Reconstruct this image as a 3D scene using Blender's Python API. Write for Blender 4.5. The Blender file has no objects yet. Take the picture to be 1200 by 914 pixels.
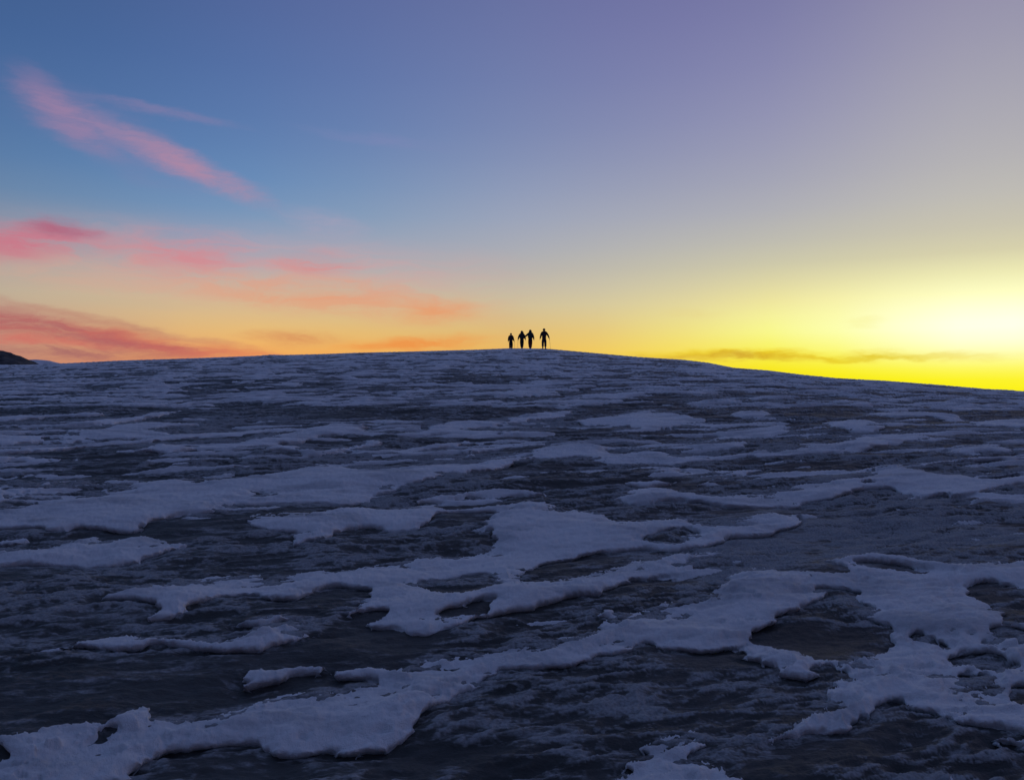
import bpy, bmesh, math, random
import numpy as np
from mathutils import Vector, Matrix

C = bpy.context.scene.collection
scene = bpy.context.scene
R = math.radians

# ------------------------------------------------------------------ camera
EYE = 1.6
FPX = 942.0                       # focal length of the photograph in its own pixels (1200 x 914)
cam_data = bpy.data.cameras.new('camera')
cam_data.sensor_width = 36.0
cam_data.lens = 36.0 * FPX / 1200.0
cam_data.clip_start = 0.05
cam_data.clip_end = 60000
cam = bpy.data.objects.new('camera', cam_data)
cam.location = (0, 0, EYE)
cam.rotation_euler = (R(90), 0, 0)
C.objects.link(cam)
scene.camera = cam

# ------------------------------------------------------------------ exposure
scene.view_settings.view_transform = 'Standard'
scene.view_settings.look = 'None'
scene.view_settings.exposure = 0.0
scene.view_settings.gamma = 1.0
scene.view_settings.use_curve_mapping = False
scene.render.resolution_x, scene.render.resolution_y = 1024, 779

# ------------------------------------------------------------------ sun: just at the horizon, on the right
SUN_AZ, SUN_EL = 31.5, 1.2        # degrees right of the view direction, degrees up
sd_ = bpy.data.lights.new('sun', 'SUN')
sd_.energy = 0.03
sd_.angle = R(2.0)
sd_.color = (1.0, 0.72, 0.42)
sun = bpy.data.objects.new('sun', sd_)
sdir = Vector((math.sin(R(SUN_AZ)) * math.cos(R(SUN_EL)), math.cos(R(SUN_AZ)) * math.cos(R(SUN_EL)), math.sin(R(SUN_EL))))
sun.rotation_euler = sdir.to_track_quat('Z', 'Y').to_euler()
sun.location = (40, 60, 40)
C.objects.link(sun)

# ------------------------------------------------------------------ sky
def lin(c):
    c = np.asarray(c, float) / 255.0
    return np.where(c <= 0.04045, c / 12.92, ((c + 0.055) / 1.055) ** 2.4)

def azel(px, py):
    return (math.degrees(math.atan((px - 600) / FPX)),
            math.degrees(math.atan((457 - py) / math.hypot(FPX, px - 600))))

# sky colour by compass direction (columns) and by elevation (rows), as seen at dusk
SKY_EL = [-1.5, 0.8, 2.2, 4.0, 6.0, 8.5, 12.0, 18.0, 26.0, 40.0, 60.0, 90.0]
Z90 = (60, 71, 104)
SKY = {
    -180: [(32, 36, 58)] * 3 + [(33, 37, 60), (34, 38, 62), (35, 40, 64), (36, 41, 67), (38, 44, 72), (41, 48, 78), (47, 55, 88), (56, 63, 100), Z90],
    -75: [(150, 100, 110)] * 2 + [(150, 105, 115), (140, 110, 125), (125, 110, 135), (105, 108, 138), (85, 103, 140), (68, 96, 138), (60, 86, 132), (58, 76, 120), (58, 70, 110), Z90],
    -32.5: [(160, 115, 115), (178, 120, 108), (195, 140, 118), (196, 156, 132), (190, 174, 152), (160, 158, 163), (106, 135, 170), (76, 109, 158), (63, 91, 139), (62, 82, 126), (60, 72, 112), Z90],
    -17.7: [(240, 140, 80), (244, 148, 78), (244, 170, 92), (232, 188, 118), (210, 188, 150), (172, 170, 178), (120, 150, 186), (92, 122, 172), (82, 102, 154), (70, 84, 132), (62, 72, 113), Z90],
    0: [(243, 164, 58), (243, 172, 66), (238, 182, 86), (226, 187, 116), (208, 191, 154), (182, 178, 174), (155, 164, 186), (122, 136, 177), (104, 114, 162), (80, 88, 134), (64, 72, 114), Z90],
    9: [(247, 196, 30), (247, 202, 44), (247, 214, 84), (236, 212, 124), (220, 206, 157), (194, 189, 172), (166, 169, 183), (134, 140, 177), (112, 115, 163), (83, 89, 134), (65, 72, 114), Z90],
    17.7: [(246, 222, 0), (248, 228, 10), (249, 238, 70), (249, 248, 142), (238, 229, 158), (205, 200, 170), (175, 175, 182), (146, 147, 179), (119, 120, 164), (86, 90, 134), (66, 73, 114), Z90],
    31: [(252, 240, 0), (253, 244, 50), (256, 255, 175), (258, 258, 238), (256, 255, 196), (215, 209, 172), (190, 187, 181), (166, 164, 178), (139, 136, 167), (92, 95, 136), (68, 74, 114), Z90],
    50: [(246, 222, 40), (248, 226, 70), (250, 236, 120), (246, 234, 130), (228, 214, 145), (192, 182, 170), (160, 156, 176), (130, 128, 168), (108, 106, 152), (82, 88, 130), (66, 73, 113), Z90],
    100: [(170, 120, 100), (170, 120, 105), (160, 120, 112), (148, 118, 120), (132, 116, 126), (112, 108, 130), (95, 102, 134), (78, 92, 134), (68, 82, 128), (62, 75, 120), (58, 68, 110), Z90],
    180: None,
}
SKY[180] = SKY[-180]

def smooth_resample(xs, ys, xq):
    """monotone-ish cubic (Catmull-Rom with uneven knots) through the control colours"""
    xs = np.asarray(xs, float); ys = np.asarray(ys, float)
    m = np.zeros_like(ys)
    d = (ys[1:] - ys[:-1]) / (xs[1:] - xs[:-1])[:, None]
    m[1:-1] = 0.5 * (d[1:] + d[:-1])
    m[1:-1] = np.where(d[1:] * d[:-1] <= 0, 0, m[1:-1])
    m[0], m[-1] = d[0], d[-1]
    out = []
    for x in xq:
        i = int(np.clip(np.searchsorted(xs, x) - 1, 0, len(xs) - 2))
        h = xs[i + 1] - xs[i]; t = np.clip((x - xs[i]) / h, 0, 1)
        out.append((2*t**3 - 3*t**2 + 1) * ys[i] + (t**3 - 2*t**2 + t) * h * m[i] + (-2*t**3 + 3*t**2) * ys[i+1] + (t**3 - t**2) * h * m[i+1])
    return np.array(out)

world = bpy.data.worlds.new('World')
scene.world = world
world.use_nodes = True
nt = world.node_tree
nt.nodes.clear()

class G:
    """tiny helper to wire shader nodes"""
    def __init__(s, nt): s.nt = nt
    def n(s, t, **kw):
        o = s.nt.nodes.new(t)
        for k, v in kw.items(): setattr(o, k, v)
        return o
    def put(s, sock, v):
        if isinstance(v, bpy.types.NodeSocket): s.nt.links.new(v, sock)
        elif v is not None: sock.default_value = v
    def m(s, op, a, b=None, c=None, clamp=False):
        o = s.n('ShaderNodeMath', operation=op, use_clamp=clamp)
        for i, v in enumerate((a, b, c)): s.put(o.inputs[i], v)
        return o.outputs[0]
    def rng(s, v, a, b, lo=0.0, hi=1.0, smooth=False):
        o = s.n('ShaderNodeMapRange', interpolation_type='SMOOTHSTEP' if smooth else 'LINEAR')
        o.clamp = True
        s.put(o.inputs['Value'], v)
        for k, x in zip(('From Min', 'From Max', 'To Min', 'To Max'), (a, b, lo, hi)): s.put(o.inputs[k], x)
        return o.outputs['Result']
    def mix(s, f, a, b, blend='MIX'):
        o = s.n('ShaderNodeMix', data_type='RGBA', blend_type=blend)
        s.put(o.inputs['Factor'], f); s.put(o.inputs[6], a); s.put(o.inputs[7], b)
        return o.outputs[2]
    def noise(s, vec, scale, detail=3.0, rough=0.55, dist=0.0, out='Fac'):
        o = s.n('ShaderNodeTexNoise')
        s.put(o.inputs['Vector'], vec); s.put(o.inputs['Scale'], scale); s.put(o.inputs['Detail'], detail)
        s.put(o.inputs['Roughness'], rough); s.put(o.inputs['Distortion'], dist)
        return o.outputs[out]
    def mapping(s, vec, loc=(0, 0, 0), rot=(0, 0, 0), sc=(1, 1, 1), t='POINT'):
        o = s.n('ShaderNodeMapping', vector_type=t)
        s.put(o.inputs['Vector'], vec); o.inputs['Location'].default_value = loc
        o.inputs['Rotation'].default_value = rot; o.inputs['Scale'].default_value = sc
        return o.outputs[0]
    def ramp(s, v, stops, interp='LINEAR'):
        o = s.n('ShaderNodeValToRGB'); cr = o.color_ramp; cr.interpolation = interp
        while len(cr.elements) < len(stops): cr.elements.new(0.5)
        for e, (p, c) in zip(cr.elements, sorted(stops, key=lambda q: q[0])):
            e.position = p; e.color = (*c, 1) if len(c) == 3 else c
        s.put(o.inputs[0], v)
        return o.outputs[0]

g = G(nt)
tc = g.n('ShaderNodeTexCoord')
sep = g.n('ShaderNodeSeparateXYZ'); nt.links.new(tc.outputs['Generated'], sep.inputs[0])
dx, dy, dz = sep.outputs
RAD = 180 / math.pi
AZ = g.m('MULTIPLY', g.m('ARCTAN2', dx, dy), RAD)
EL = g.m('MULTIPLY', g.m('ARCSINE', dz), RAD)

keys = sorted(SKY)
az_cols = [-180, -120, -75, -50, -40, -32.5, -27, -22, -17.7, -11, -5, 0, 6, 12, 17.7, 22, 26, 29, 32, 36, 42, 50, 65, 80, 100, 140, 180]
arr = np.array([SKY[k] for k in keys], float)                      # cols x els x 3
el_q = np.array([-1.5, 0, 0.8, 1.5, 2.2, 3, 4, 5, 6, 7.2, 8.5, 10, 12, 14, 16, 18, 21, 24, 26, 32, 40, 50, 60, 75, 90])
cols = np.stack([smooth_resample(keys, arr[:, j], az_cols) for j in range(arr.shape[1])], 1)
cols = np.stack([smooth_resample(SKY_EL, cols[i], el_q) for i in range(len(az_cols))], 0)
cols = lin(np.clip(cols, 0, 262)) * (1 + np.array([0.74, 0.82, 0.62])[None, None, :] * np.clip((el_q - 28) / 20, 0, 1)[None, :, None])   # overhead sky, out of view, raised to brighten the snow
pos = g.rng(EL, -1.5, 90, 0, 1)
col = None
for i, a in enumerate(az_cols):
    r = g.ramp(pos, [((e + 1.5) / 91.5, tuple(cols[i, j])) for j, e in enumerate(el_q)])
    col = r if col is None else g.mix(g.rng(AZ, az_cols[i - 1], a), col, r)

# clouds: soft torn streaks high in the air, lit from below the horizon
comb = g.n('ShaderNodeCombineXYZ'); g.put(comb.inputs[0], AZ); g.put(comb.inputs[1], EL)
P0 = comb.outputs[0]
stretch = g.mapping(P0, sc=(0.16, 0.55, 1), rot=(0, 0, R(8)))
warp = g.noise(stretch, 1.3, 6, 0.62, out='Color')
wv = g.n('ShaderNodeVectorMath', operation='MULTIPLY_ADD')
g.put(wv.inputs[0], warp); wv.inputs[1].default_value = (3.4, 1.5, 0); wv.inputs[2].default_value = (-1.7, -0.75, 0)
wadd = g.n('ShaderNodeVectorMath', operation='ADD'); g.put(wadd.inputs[0], P0); g.put(wadd.inputs[1], wv.outputs[0])
PW = wadd.outputs[0]
fib = g.noise(g.mapping(PW, sc=(0.30, 1.3, 1), rot=(0, 0, R(20))), 1.0, 8, 0.66, 0.9)
FIB = g.rng(fib, 0.30, 0.64, 0.40, 1.0, True)
fib2 = g.noise(g.mapping(PW, sc=(0.13, 0.8, 1), rot=(0, 0, R(6))), 1.3, 8, 0.66, 0.8)
FIB2 = g.rng(fib2, 0.32, 0.64, 0.22, 1.0, True)

#  px, py, half length, half width (photo pixels), tilt (deg, + = falls to the right), colour, strength, fibre
CLOUDS = [
    (300, 312, 420, 52, 2, (214, 160, 160), .52, 2),
    (250, 335, 420, 40, 3, (222, 166, 140), .40, 2),
    (76, 136, 84, 32, 35, (174, 130, 160), .66, 1),
    (212, 191, 140, 24, 21, (190, 138, 160), .78, 1),
    (130, 160, 150, 45, 22, (138, 128, 170), .34, 1),
    (190, 131, 120, 8, 5, (160, 132, 168), .32, 1),
    (440, 164, 110, 9, 4, (132, 136, 182), .35, 1),
    (10, 282, 140, 32, -3, (206, 110, 132), .80, 2),
    (72, 268, 55, 15, 0, (182, 80, 110), .70, 1),
    (215, 298, 120, 34, 0, (214, 126, 138), .62, 2),
    (365, 310, 70, 20, 2, (226, 122, 120), .62, 2),
    (385, 262, 65, 22, 8, (186, 162, 182), .42, 1),
    (400, 350, 230, 30, 4, (232, 154, 114), .62, 2),
    (515, 365, 60, 20, -3, (236, 148, 96), .60, 1),
    (110, 352, 170, 10, 0, (196, 180, 150), .35, 2),
    (10, 380, 340, 32, 9, (176, 96, 100), .85, 2),
    (190, 404, 290, 16, 6, (216, 106, 88), .72, 2),
    (90, 392, 240, 14, 8, (162, 92, 102), .60, 1),
    (150, 382, 190, 8, 10, (180, 110, 104), .45, 1),
    (40, 402, 90, 7, 0, (212, 98, 94), .70, 1),
    (60, 414, 170, 10, 0, (158, 98, 102), .70, 2),
    (345, 396, 75, 14, 0, (208, 120, 84), .55, 1),
    (480, 403, 130, 13, -4, (240, 134, 60), .68, 2),
    (930, 416, 290, 8, 1, (236, 200, 20), .80, 2),
    (850, 419, 150, 7, 1, (208, 158, 44), .80, 1),
    (1030, 417, 110, 5, 0, (222, 192, 20), .65, 1),
    (815, 367, 45, 8, 0, (228, 196, 120), .18, 1),
    (1012, 378, 36, 10, -4, (244, 232, 130), .30, 1),
]
for (px, py, hl, hw, tilt, c, st, fb) in CLOUDS:
    a, e = azel(px, py)
    k = math.degrees(1 / FPX) * math.cos(R(a))
    mp = g.mapping(PW, loc=(a, e, 0), rot=(0, 0, R(-tilt)), sc=(hl * k, hw * k, 1), t='TEXTURE')
    ln = g.n('ShaderNodeVectorMath', operation='LENGTH'); g.put(ln.inputs[0], mp)
    f = g.rng(ln.outputs['Value'], 1.05, 0.1, 0, st, True)
    f = g.m('MULTIPLY', f, FIB if fb == 1 else FIB2)
    col = g.mix(f, col, (*lin(c), 1))

bg = g.n('ShaderNodeBackground'); g.put(bg.inputs['Color'], col); bg.inputs['Strength'].default_value = 1.0
wo = g.n('ShaderNodeOutputWorld'); g.put(wo.inputs['Surface'], bg.outputs[0])

# ------------------------------------------------------------------ numpy noise
def _hash(ix, iy, seed):
    h = (ix.astype(np.uint32) * np.uint32(374761393) + iy.astype(np.uint32) * np.uint32(668265263) + np.uint32((seed * 2246822519) & 0xffffffff))
    h = (h ^ (h >> np.uint32(13))) * np.uint32(1274126177)
    return h ^ (h >> np.uint32(16))

_ang = np.linspace(0, 2 * np.pi, 256, endpoint=False).astype(np.float32)
_GX, _GY = np.cos(_ang), np.sin(_ang)

def pnoise(x, y, seed=0):
    """2-D gradient noise, about -0.8..0.8"""
    x = x.astype(np.float32); y = y.astype(np.float32)
    fx0 = np.floor(x); fy0 = np.floor(y)
    ix = fx0.astype(np.int64); iy = fy0.astype(np.int64)
    fx = x - fx0; fy = y - fy0
    u = fx * fx * fx * (fx * (fx * 6 - 15) + 10); v = fy * fy * fy * (fy * (fy * 6 - 15) + 10)
    def gr(dx_, dy_):
        h = _hash(ix + dx_, iy + dy_, seed) & np.uint32(255)
        return _GX[h] * (fx - dx_) + _GY[h] * (fy - dy_)
    a = gr(0, 0); b = gr(1, 0); c = gr(0, 1); d = gr(1, 1)
    a += u * (b - a); c += u * (d - c)
    return (a + v * (c - a)) * 1.4

def fbm(x, y, seed=0, octs=4, gain=0.5, lac=2.03):
    s = 0; amp = 1.0; tot = 0
    ca, sa = math.cos(0.6), math.sin(0.6)
    for o in range(octs):
        s = s + amp * pnoise(x, y, seed + o * 17)
        tot += amp; amp *= gain
        x, y = lac * (ca * x - sa * y), lac * (sa * x + ca * y)
    return s / tot * 1.3

def sstep(a, b, x):
    t = np.clip((x - a) / (b - a), 0, 1)
    return t * t * (3 - 2 * t)

# ------------------------------------------------------------------ terrain: a broad icy dome climbing ahead
SLOPE = 0.0931
CURV = 1.6 / 75.0 ** 2
GX = np.array([-140., -90., -60., -48., -36., -24., -12., -4., 3., 12., 24., 36., 48., 60., 90., 140.])
GZ = np.array([-2.2, -1.9, -1.6, -1.3, -1.05, -0.75, -0.3, -0.05, 0., -0.75, -1.9, -2.9, -4.0, -5.2, -8.5, -14.])
def side(x):
    # smooth interpolation of the hill's cross-section
    xi = np.interp(x, GX, GZ)
    for s in (3.0, 6.0): xi = 0.34 * xi + 0.33 * np.interp(x - s, GX, GZ) + 0.33 * np.interp(x + s, GX, GZ)
    return xi
def ground(x, y):
    yy = np.where(y < 0, -15 * (1 - np.exp(np.minimum(y, 0) / 15)), y)
    yc = np.minimum(yy, 190.0)
    z = SLOPE * yc - CURV * yc * yc + (SLOPE - 2 * CURV * 190.0) * (yy - yc)
    z = z + side(x) * np.clip(yy / 75.0, 0, 1.6)
    r = np.hypot(x, y)
    far = -220 + 0 * x
    return z + (far - z) * sstep(150, 1500, r)

def back_project(px, py, lift=0.04):
    """the place on the ground seen at a spot of the photograph"""
    tx, tz = (px - 600) / FPX, (457 - py) / FPX
    lo, hi = 0.5, 75.0
    ds = np.geomspace(0.8, 74, 700)
    h = EYE + tz * ds - (ground(tx * ds, ds) + lift)
    k = np.argmax(h < 0) if np.any(h < 0) else len(ds) - 1
    d = ds[k] if k == 0 else ds[k-1] + (ds[k] - ds[k-1]) * h[k-1] / max(h[k-1] - h[k], 1e-9)
    return tx * d, d

# outlines of the larger snow patches
SNOW = [
 # near left bank running up into the middle
 [(-12,858),(25,858),(50,850),(70,847),(100,846),(115,849),(120,840),(135,833),(150,829),(160,829),(165,835),(163,841),(157,845),(185,841),(225,839),(250,838),(270,830),(285,822),(300,817),(303,812),(320,808),(350,808),(395,806),(420,800),(438,793),(437,790),(415,788),(400,786),(402,779),(420,775),(437,774),(460,776),(475,770),(508,766),(525,759),(545,760),(555,763),(575,759),(600,754),(610,753),(618,757),(640,753),(657,750),(675,745),(700,740),(714,735),(722,727),(722,720),(708,720),(700,713),(708,710),(716,711),(726,718),(745,717),(765,711),(785,709),(800,706),(820,696),(843,685),(849,677),(849,665),(870,660),(880,659),(900,662),(925,668),(945,670),(955,680),(953,690),(950,700),(940,708),(925,713),(905,720),(893,725),(890,740),(887,747),(870,755),(850,760),(835,761),(800,759),(780,752),(762,752),(740,757),(715,764),(690,771),(675,776),(650,776),(630,779),(600,776),(580,777),(565,786),(560,795),(555,800),(540,808),(520,815),(510,820),(495,828),(487,832),(485,838),(475,848),(460,856),(430,861),(415,865),(395,868),(370,862),(350,868),(335,870),(310,864),(292,858),(270,860),(240,862),(225,865),(200,862),(185,868),(172,880),(150,893),(125,901),(100,907),(75,912),(50,925),(-12,932)],
 # right bank
 [(930,667),(970,672),(1000,668),(975,656),(1000,651),(1030,648),(1070,652),(1110,656),(1140,656),(1165,657),(1200,653),(1225,650),(1225,865),(1210,862),(1195,855),(1180,848),(1165,850),(1150,845),(1122,842),(1120,836),(1095,829),(1075,823),(1060,818),(1043,815),(1032,817),(1025,830),(1022,842),(1010,838),(1003,838),(1005,845),(1000,852),(985,850),(960,853),(930,860),(905,866),(895,866),(910,860),(925,852),(918,845),(925,838),(940,833),(960,828),(978,818),(990,812),(985,803),(990,795),(1000,785),(975,773),(990,769),(1020,757),(1040,752),(1052,747),(1055,740),(1050,732),(1030,722),(1012,712),(1010,705),(1000,697),(992,690),(985,685),(960,683),(945,684)],
 [(878,756),(890,748),(900,750),(915,755),(930,762),(945,770),(990,770),(985,775),(958,777),(958,783),(950,790),(940,793),(930,790),(918,784),(905,780),(890,772),(880,764)],
 # bottom edge
 [(703,920),(715,905),(720,895),(735,887),(755,877),(775,870),(795,864),(815,857),(833,856),(834,862),(825,867),(822,875),(815,880),(810,888),(820,891),(840,895),(855,903),(870,907),(885,910),(890,935),(700,935)],
 [(1030,909),(1060,905),(1075,903),(1100,897),(1110,898),(1130,904),(1160,906),(1200,908),(1225,910),(1225,935),(1020,935)],
 [(1170,862),(1185,861),(1225,868),(1225,873),(1195,868)],
 # the long bank across the middle
 [(112,701),(125,696),(145,690),(165,684),(178,679),(200,676),(225,672),(245,668),(270,667),(300,663),(312,662),(318,670),(325,671),(340,670),(350,664),(380,658),(395,660),(410,659),(425,655),(445,653),(460,655),(480,650),(500,642),(515,641),(522,645),(545,642),(560,640),(575,636),(583,632),(585,625),(580,617),(570,613),(562,609),(565,605),(575,602),(590,596),(600,585),(612,583),(628,582),(640,586),(648,594),(655,596),(665,593),(680,592),(695,596),(707,603),(712,606),(740,608),(760,603),(785,602),(800,601),(810,601),(817,608),(830,610),(860,604),(880,597),(900,595),(915,598),(932,600),(936,603),(935,610),(925,613),(910,617),(895,620),(870,621),(855,625),(840,630),(815,636),(800,638),(780,639),(765,637),(745,636),(720,641),(700,641),(680,643),(660,649),(640,653),(620,657),(608,661),(604,668),(612,675),(630,677),(650,674),(670,669),(700,668),(735,660),(745,653),(770,645),(790,643),(815,644),(835,642),(850,645),(830,648),(810,650),(801,653),(801,660),(785,666),(765,670),(745,677),(725,684),(712,693),(690,696),(660,698),(650,702),(620,709),(600,712),(580,716),(565,718),(552,724),(552,728),(545,733),(525,735),(515,741),(490,742),(478,738),(470,735),(445,735),(430,732),(440,726),(450,718),(440,712),(430,712),(400,718),(385,720),(395,716),(410,710),(430,705),(440,698),(442,690),(430,683),(400,682),(380,686),(350,692),(330,697),(300,694),(275,692),(250,702),(225,708),(200,722),(165,725),(185,718),(193,708),(180,704),(150,702)],
 # upper left bank
 [(-12,600),(0,595),(25,590),(50,585),(75,580),(110,575),(125,567),(140,572),(150,565),(180,560),(200,558),(220,554),(235,557),(240,562),(270,558),(300,553),(320,550),(345,545),(370,542),(400,540),(412,541),(417,546),(440,548),(480,546),(500,543),(520,543),(540,545),(560,540),(575,536),(590,534),(610,533),(612,538),(590,546),(575,552),(560,552),(545,554),(525,553),(520,558),(500,562),(480,566),(460,570),(446,574),(444,579),(430,582),(410,587),(400,588),(380,586),(345,586),(320,586),(300,587),(275,590),(255,596),(245,600),(225,600),(205,603),(180,607),(178,612),(165,612),(155,619),(140,618),(125,615),(100,612),(80,617),(60,619),(50,615),(25,613),(-12,614)],
 [(-12,568),(0,567),(18,570),(22,580),(18,585),(0,590),(-12,590)],
 [(22,572),(40,567),(70,560),(80,563),(60,568),(35,572),(25,578)],
 [(-12,640),(0,638),(30,638),(60,634),(80,630),(100,625),(110,622),(120,624),(135,630),(145,628),(165,625),(180,625),(185,630),(200,634),(215,632),(220,635),(200,640),(190,645),(165,650),(140,655),(110,658),(90,655),(50,655),(20,657),(-12,659)],
 [(-12,632),(0,628),(20,627),(36,625),(35,628),(20,632),(-12,635)],
 [(285,609),(300,605),(320,602),(340,602),(360,601),(380,597),(400,593),(410,591),(420,594),(440,595),(460,595),(475,592),(490,588),(510,586),(520,592),(550,591),(590,588),(610,584),(605,594),(590,596),(560,596),(540,594),(515,596),(513,602),(500,609),(480,613),(450,616),(440,613),(420,611),(400,614),(385,618),(375,623),(375,628),(355,633),(335,634),(350,626),(355,622),(350,619),(330,618),(310,615)],
 [(485,583),(510,577),(530,575),(560,572),(610,570),(640,572),(640,575),(610,575),(580,576),(545,577),(525,579),(510,582)],
 # left foreground ledges
 [(88,748),(100,744),(120,741),(140,738),(155,742),(175,748),(200,754),(220,752),(250,752),(280,750),(295,745),(300,737),(320,735),(345,732),(360,731),(362,735),(355,745),(340,752),(325,757),(310,763),(300,761),(280,762),(260,759),(240,760),(218,760),(200,757),(180,755),(165,758),(150,760),(130,760),(110,758),(95,753)],
 [(285,727),(300,723),(315,720),(330,721),(345,722),(345,724),(325,727),(310,730),(300,735),(290,735),(285,732)],
 [(275,797),(290,788),(300,785),(315,780),(340,777),(360,774),(388,775),(386,780),(370,780),(350,783),(335,787),(315,791),(300,794)],
 # middle distance, right
 [(720,583),(735,577),(760,571),(785,570),(800,573),(830,576),(860,577),(900,577),(925,573),(940,568),(950,563),(970,562),(1000,554),(1020,548),(1035,543),(1050,543),(1060,549),(1080,552),(1100,556),(1130,556),(1160,562),(1175,556),(1200,550),(1225,548),(1225,565),(1200,566),(1175,570),(1155,577),(1130,580),(1110,579),(1090,578),(1060,577),(1050,573),(1045,569),(1020,568),(1000,571),(1000,576),(975,580),(945,584),(915,588),(895,590),(880,590),(855,589),(830,587),(800,583),(775,584),(750,586),(735,587)],
 [(615,530),(630,524),(650,521),(680,517),(690,520),(715,521),(715,526),(730,530),(745,528),(770,526),(785,530),(800,533),(820,535),(833,534),(832,537),(810,540),(800,545),(780,543),(750,543),(725,543),(705,541),(695,537),(685,533),(660,533),(635,536)],
 [(760,550),(785,547),(798,543),(800,547),(785,551),(765,553)],
 [(800,522),(815,519),(840,521),(855,516),(870,516),(875,521),(865,525),(840,525),(820,525)],
 [(670,490),(690,487),(720,484),(750,480),(775,479),(776,482),(760,484),(780,483),(800,485),(825,490),(830,492),(805,495),(790,498),(770,501),(750,501),(735,494),(720,493),(700,494),(680,493)],
 [(590,489),(625,483),(650,481),(670,479),(672,482),(650,487),(630,489),(590,493)],
 [(590,517),(620,514),(645,512),(643,518),(620,520),(590,522)],
 [(825,504),(850,501),(880,499),(900,496),(920,497),(925,505),(900,509),(870,507),(840,506)],
 [(850,486),(865,482),(880,484),(900,482),(905,488),(885,490),(865,489)],
 [(815,565),(830,560),(850,555),(850,558),(830,564),(815,567)],
 [(730,566),(760,563),(785,565),(785,568),(740,569)],
 [(820,552),(850,552),(870,547),(890,546),(890,550),(870,553),(850,555)],
 [(878,531),(890,528),(905,527),(905,533),(885,534)],
 [(885,530),(925,527),(950,522),(980,521),(993,517),(990,513),(1000,510),(1030,511),(1060,511),(1095,509),(1095,513),(1080,516),(1060,520),(1035,525),(1010,529),(990,530),(950,533),(920,535),(885,536)],
 [(1110,530),(1112,526),(1135,523),(1160,520),(1170,520),(1175,526),(1195,530),(1180,532),(1150,531),(1130,533),(1115,533)],
 [(1045,543),(1080,542),(1120,540),(1160,537),(1200,532),(1225,531),(1225,534),(1200,538),(1160,541),(1120,544),(1080,545)],
 [(965,495),(990,493),(1010,490),(1025,497),(1035,505),(1010,508),(985,505),(975,500)],
 [(1010,481),(1040,478),(1080,480),(1110,483),(1130,490),(1110,492),(1080,489),(1050,489),(1025,486)],
 [(1130,493),(1160,489),(1200,487),(1225,487),(1225,505),(1190,500),(1160,500),(1140,497)],
 # middle distance, left
 [(265,521),(300,515),(320,511),(340,507),(365,500),(380,497),(400,494),(420,497),(435,502),(430,505),(410,508),(385,511),(350,517),(325,521),(290,523)],
 [(300,527),(320,523),(350,522),(355,528),(380,528),(400,525),(415,518),(430,513),(448,513),(445,518),(425,522),(405,527),(395,531),(360,533),(340,529),(310,529)],
 [(420,526),(450,523),(480,520),(520,516),(545,511),(555,512),(540,517),(520,520),(490,524),(460,526),(440,526)],
 [(540,528),(550,522),(560,520),(600,517),(600,522),(570,525),(550,530)],
 [(440,507),(480,505),(500,503),(510,495),(540,492),(600,489),(600,494),(560,498),(540,500),(600,504),(600,507),(540,506),(500,508),(460,510)],
 [(72,512),(80,506),(95,504),(120,504),(140,500),(160,496),(190,494),(215,494),(240,496),(235,498),(205,500),(180,502),(200,505),(210,506),(185,510),(150,514),(145,512),(120,512),(95,513),(82,518),(75,521),(70,518)],
 [(-12,529),(40,527),(80,521),(130,516),(160,513),(200,507),(240,505),(280,503),(310,502),(310,506),(250,509),(210,514),(170,518),(130,521),(80,526),(40,531),(-12,533)],
 [(-12,515),(20,510),(45,510),(50,513),(40,517),(10,520),(-12,521)],
 [(-12,538),(20,537),(48,536),(45,539),(20,541),(-12,545)],
 [(160,530),(175,525),(200,521),(210,525),(235,525),(220,530),(190,532)],
 [(-12,490),(40,487),(100,484),(125,482),(115,487),(70,488),(20,492),(-12,494)],
 [(50,500),(100,496),(125,490),(140,491),(180,484),(220,478),(215,482),(185,488),(150,494),(120,498),(80,501)],
 [(240,555),(255,551),(285,546),(300,544),(300,547),(280,551),(255,557)],
]
HOLES = [
 [(97,866),(105,858),(125,850),(132,853),(120,862),(105,868)],
 [(998,660),(1020,658),(1050,660),(1075,662),(1100,665),(1096,671),(1070,670),(1040,667),(1010,664)],
 [(1130,694),(1137,680),(1150,677),(1175,679),(1200,687),(1225,692),(1225,728),(1200,726),(1180,730),(1172,722),(1172,714),(1160,706),(1145,700)],
 [(1165,737),(1175,732),(1200,730),(1225,735),(1225,746),(1190,742)],
 [(1166,746),(1180,744),(1186,750),(1180,754),(1168,752)],
 [(1128,765),(1135,758),(1150,757),(1180,761),(1197,769),(1200,778),(1180,779),(1150,777),(1132,775)],
 [(1128,788),(1135,782),(1150,781),(1170,790),(1165,795),(1150,802),(1140,802),(1130,797)],
 [(1177,815),(1178,800),(1190,797),(1225,799),(1225,828),(1200,824),(1185,820)],
 [(1076,740),(1082,736),(1095,738),(1106,748),(1100,752),(1090,751),(1082,746)],
 [(1003,778),(1010,774),(1019,780),(1012,783)],
 [(760,628),(768,621),(785,616),(805,614),(822,617),(825,620),(810,623),(805,629),(790,634),(770,634),(762,632)],
 [(485,682),(500,680),(520,675),(545,669),(560,667),(575,673),(583,680),(575,688),(560,693),(540,695),(520,692),(505,686)],
 [(503,724),(520,717),(545,708),(565,703),(582,703),(565,713),(550,722),(540,723),(525,725),(510,727)],
 [(218,564),(228,561),(238,563),(230,567)],
 [(303,577),(310,574),(316,577),(308,581)],
]
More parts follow.
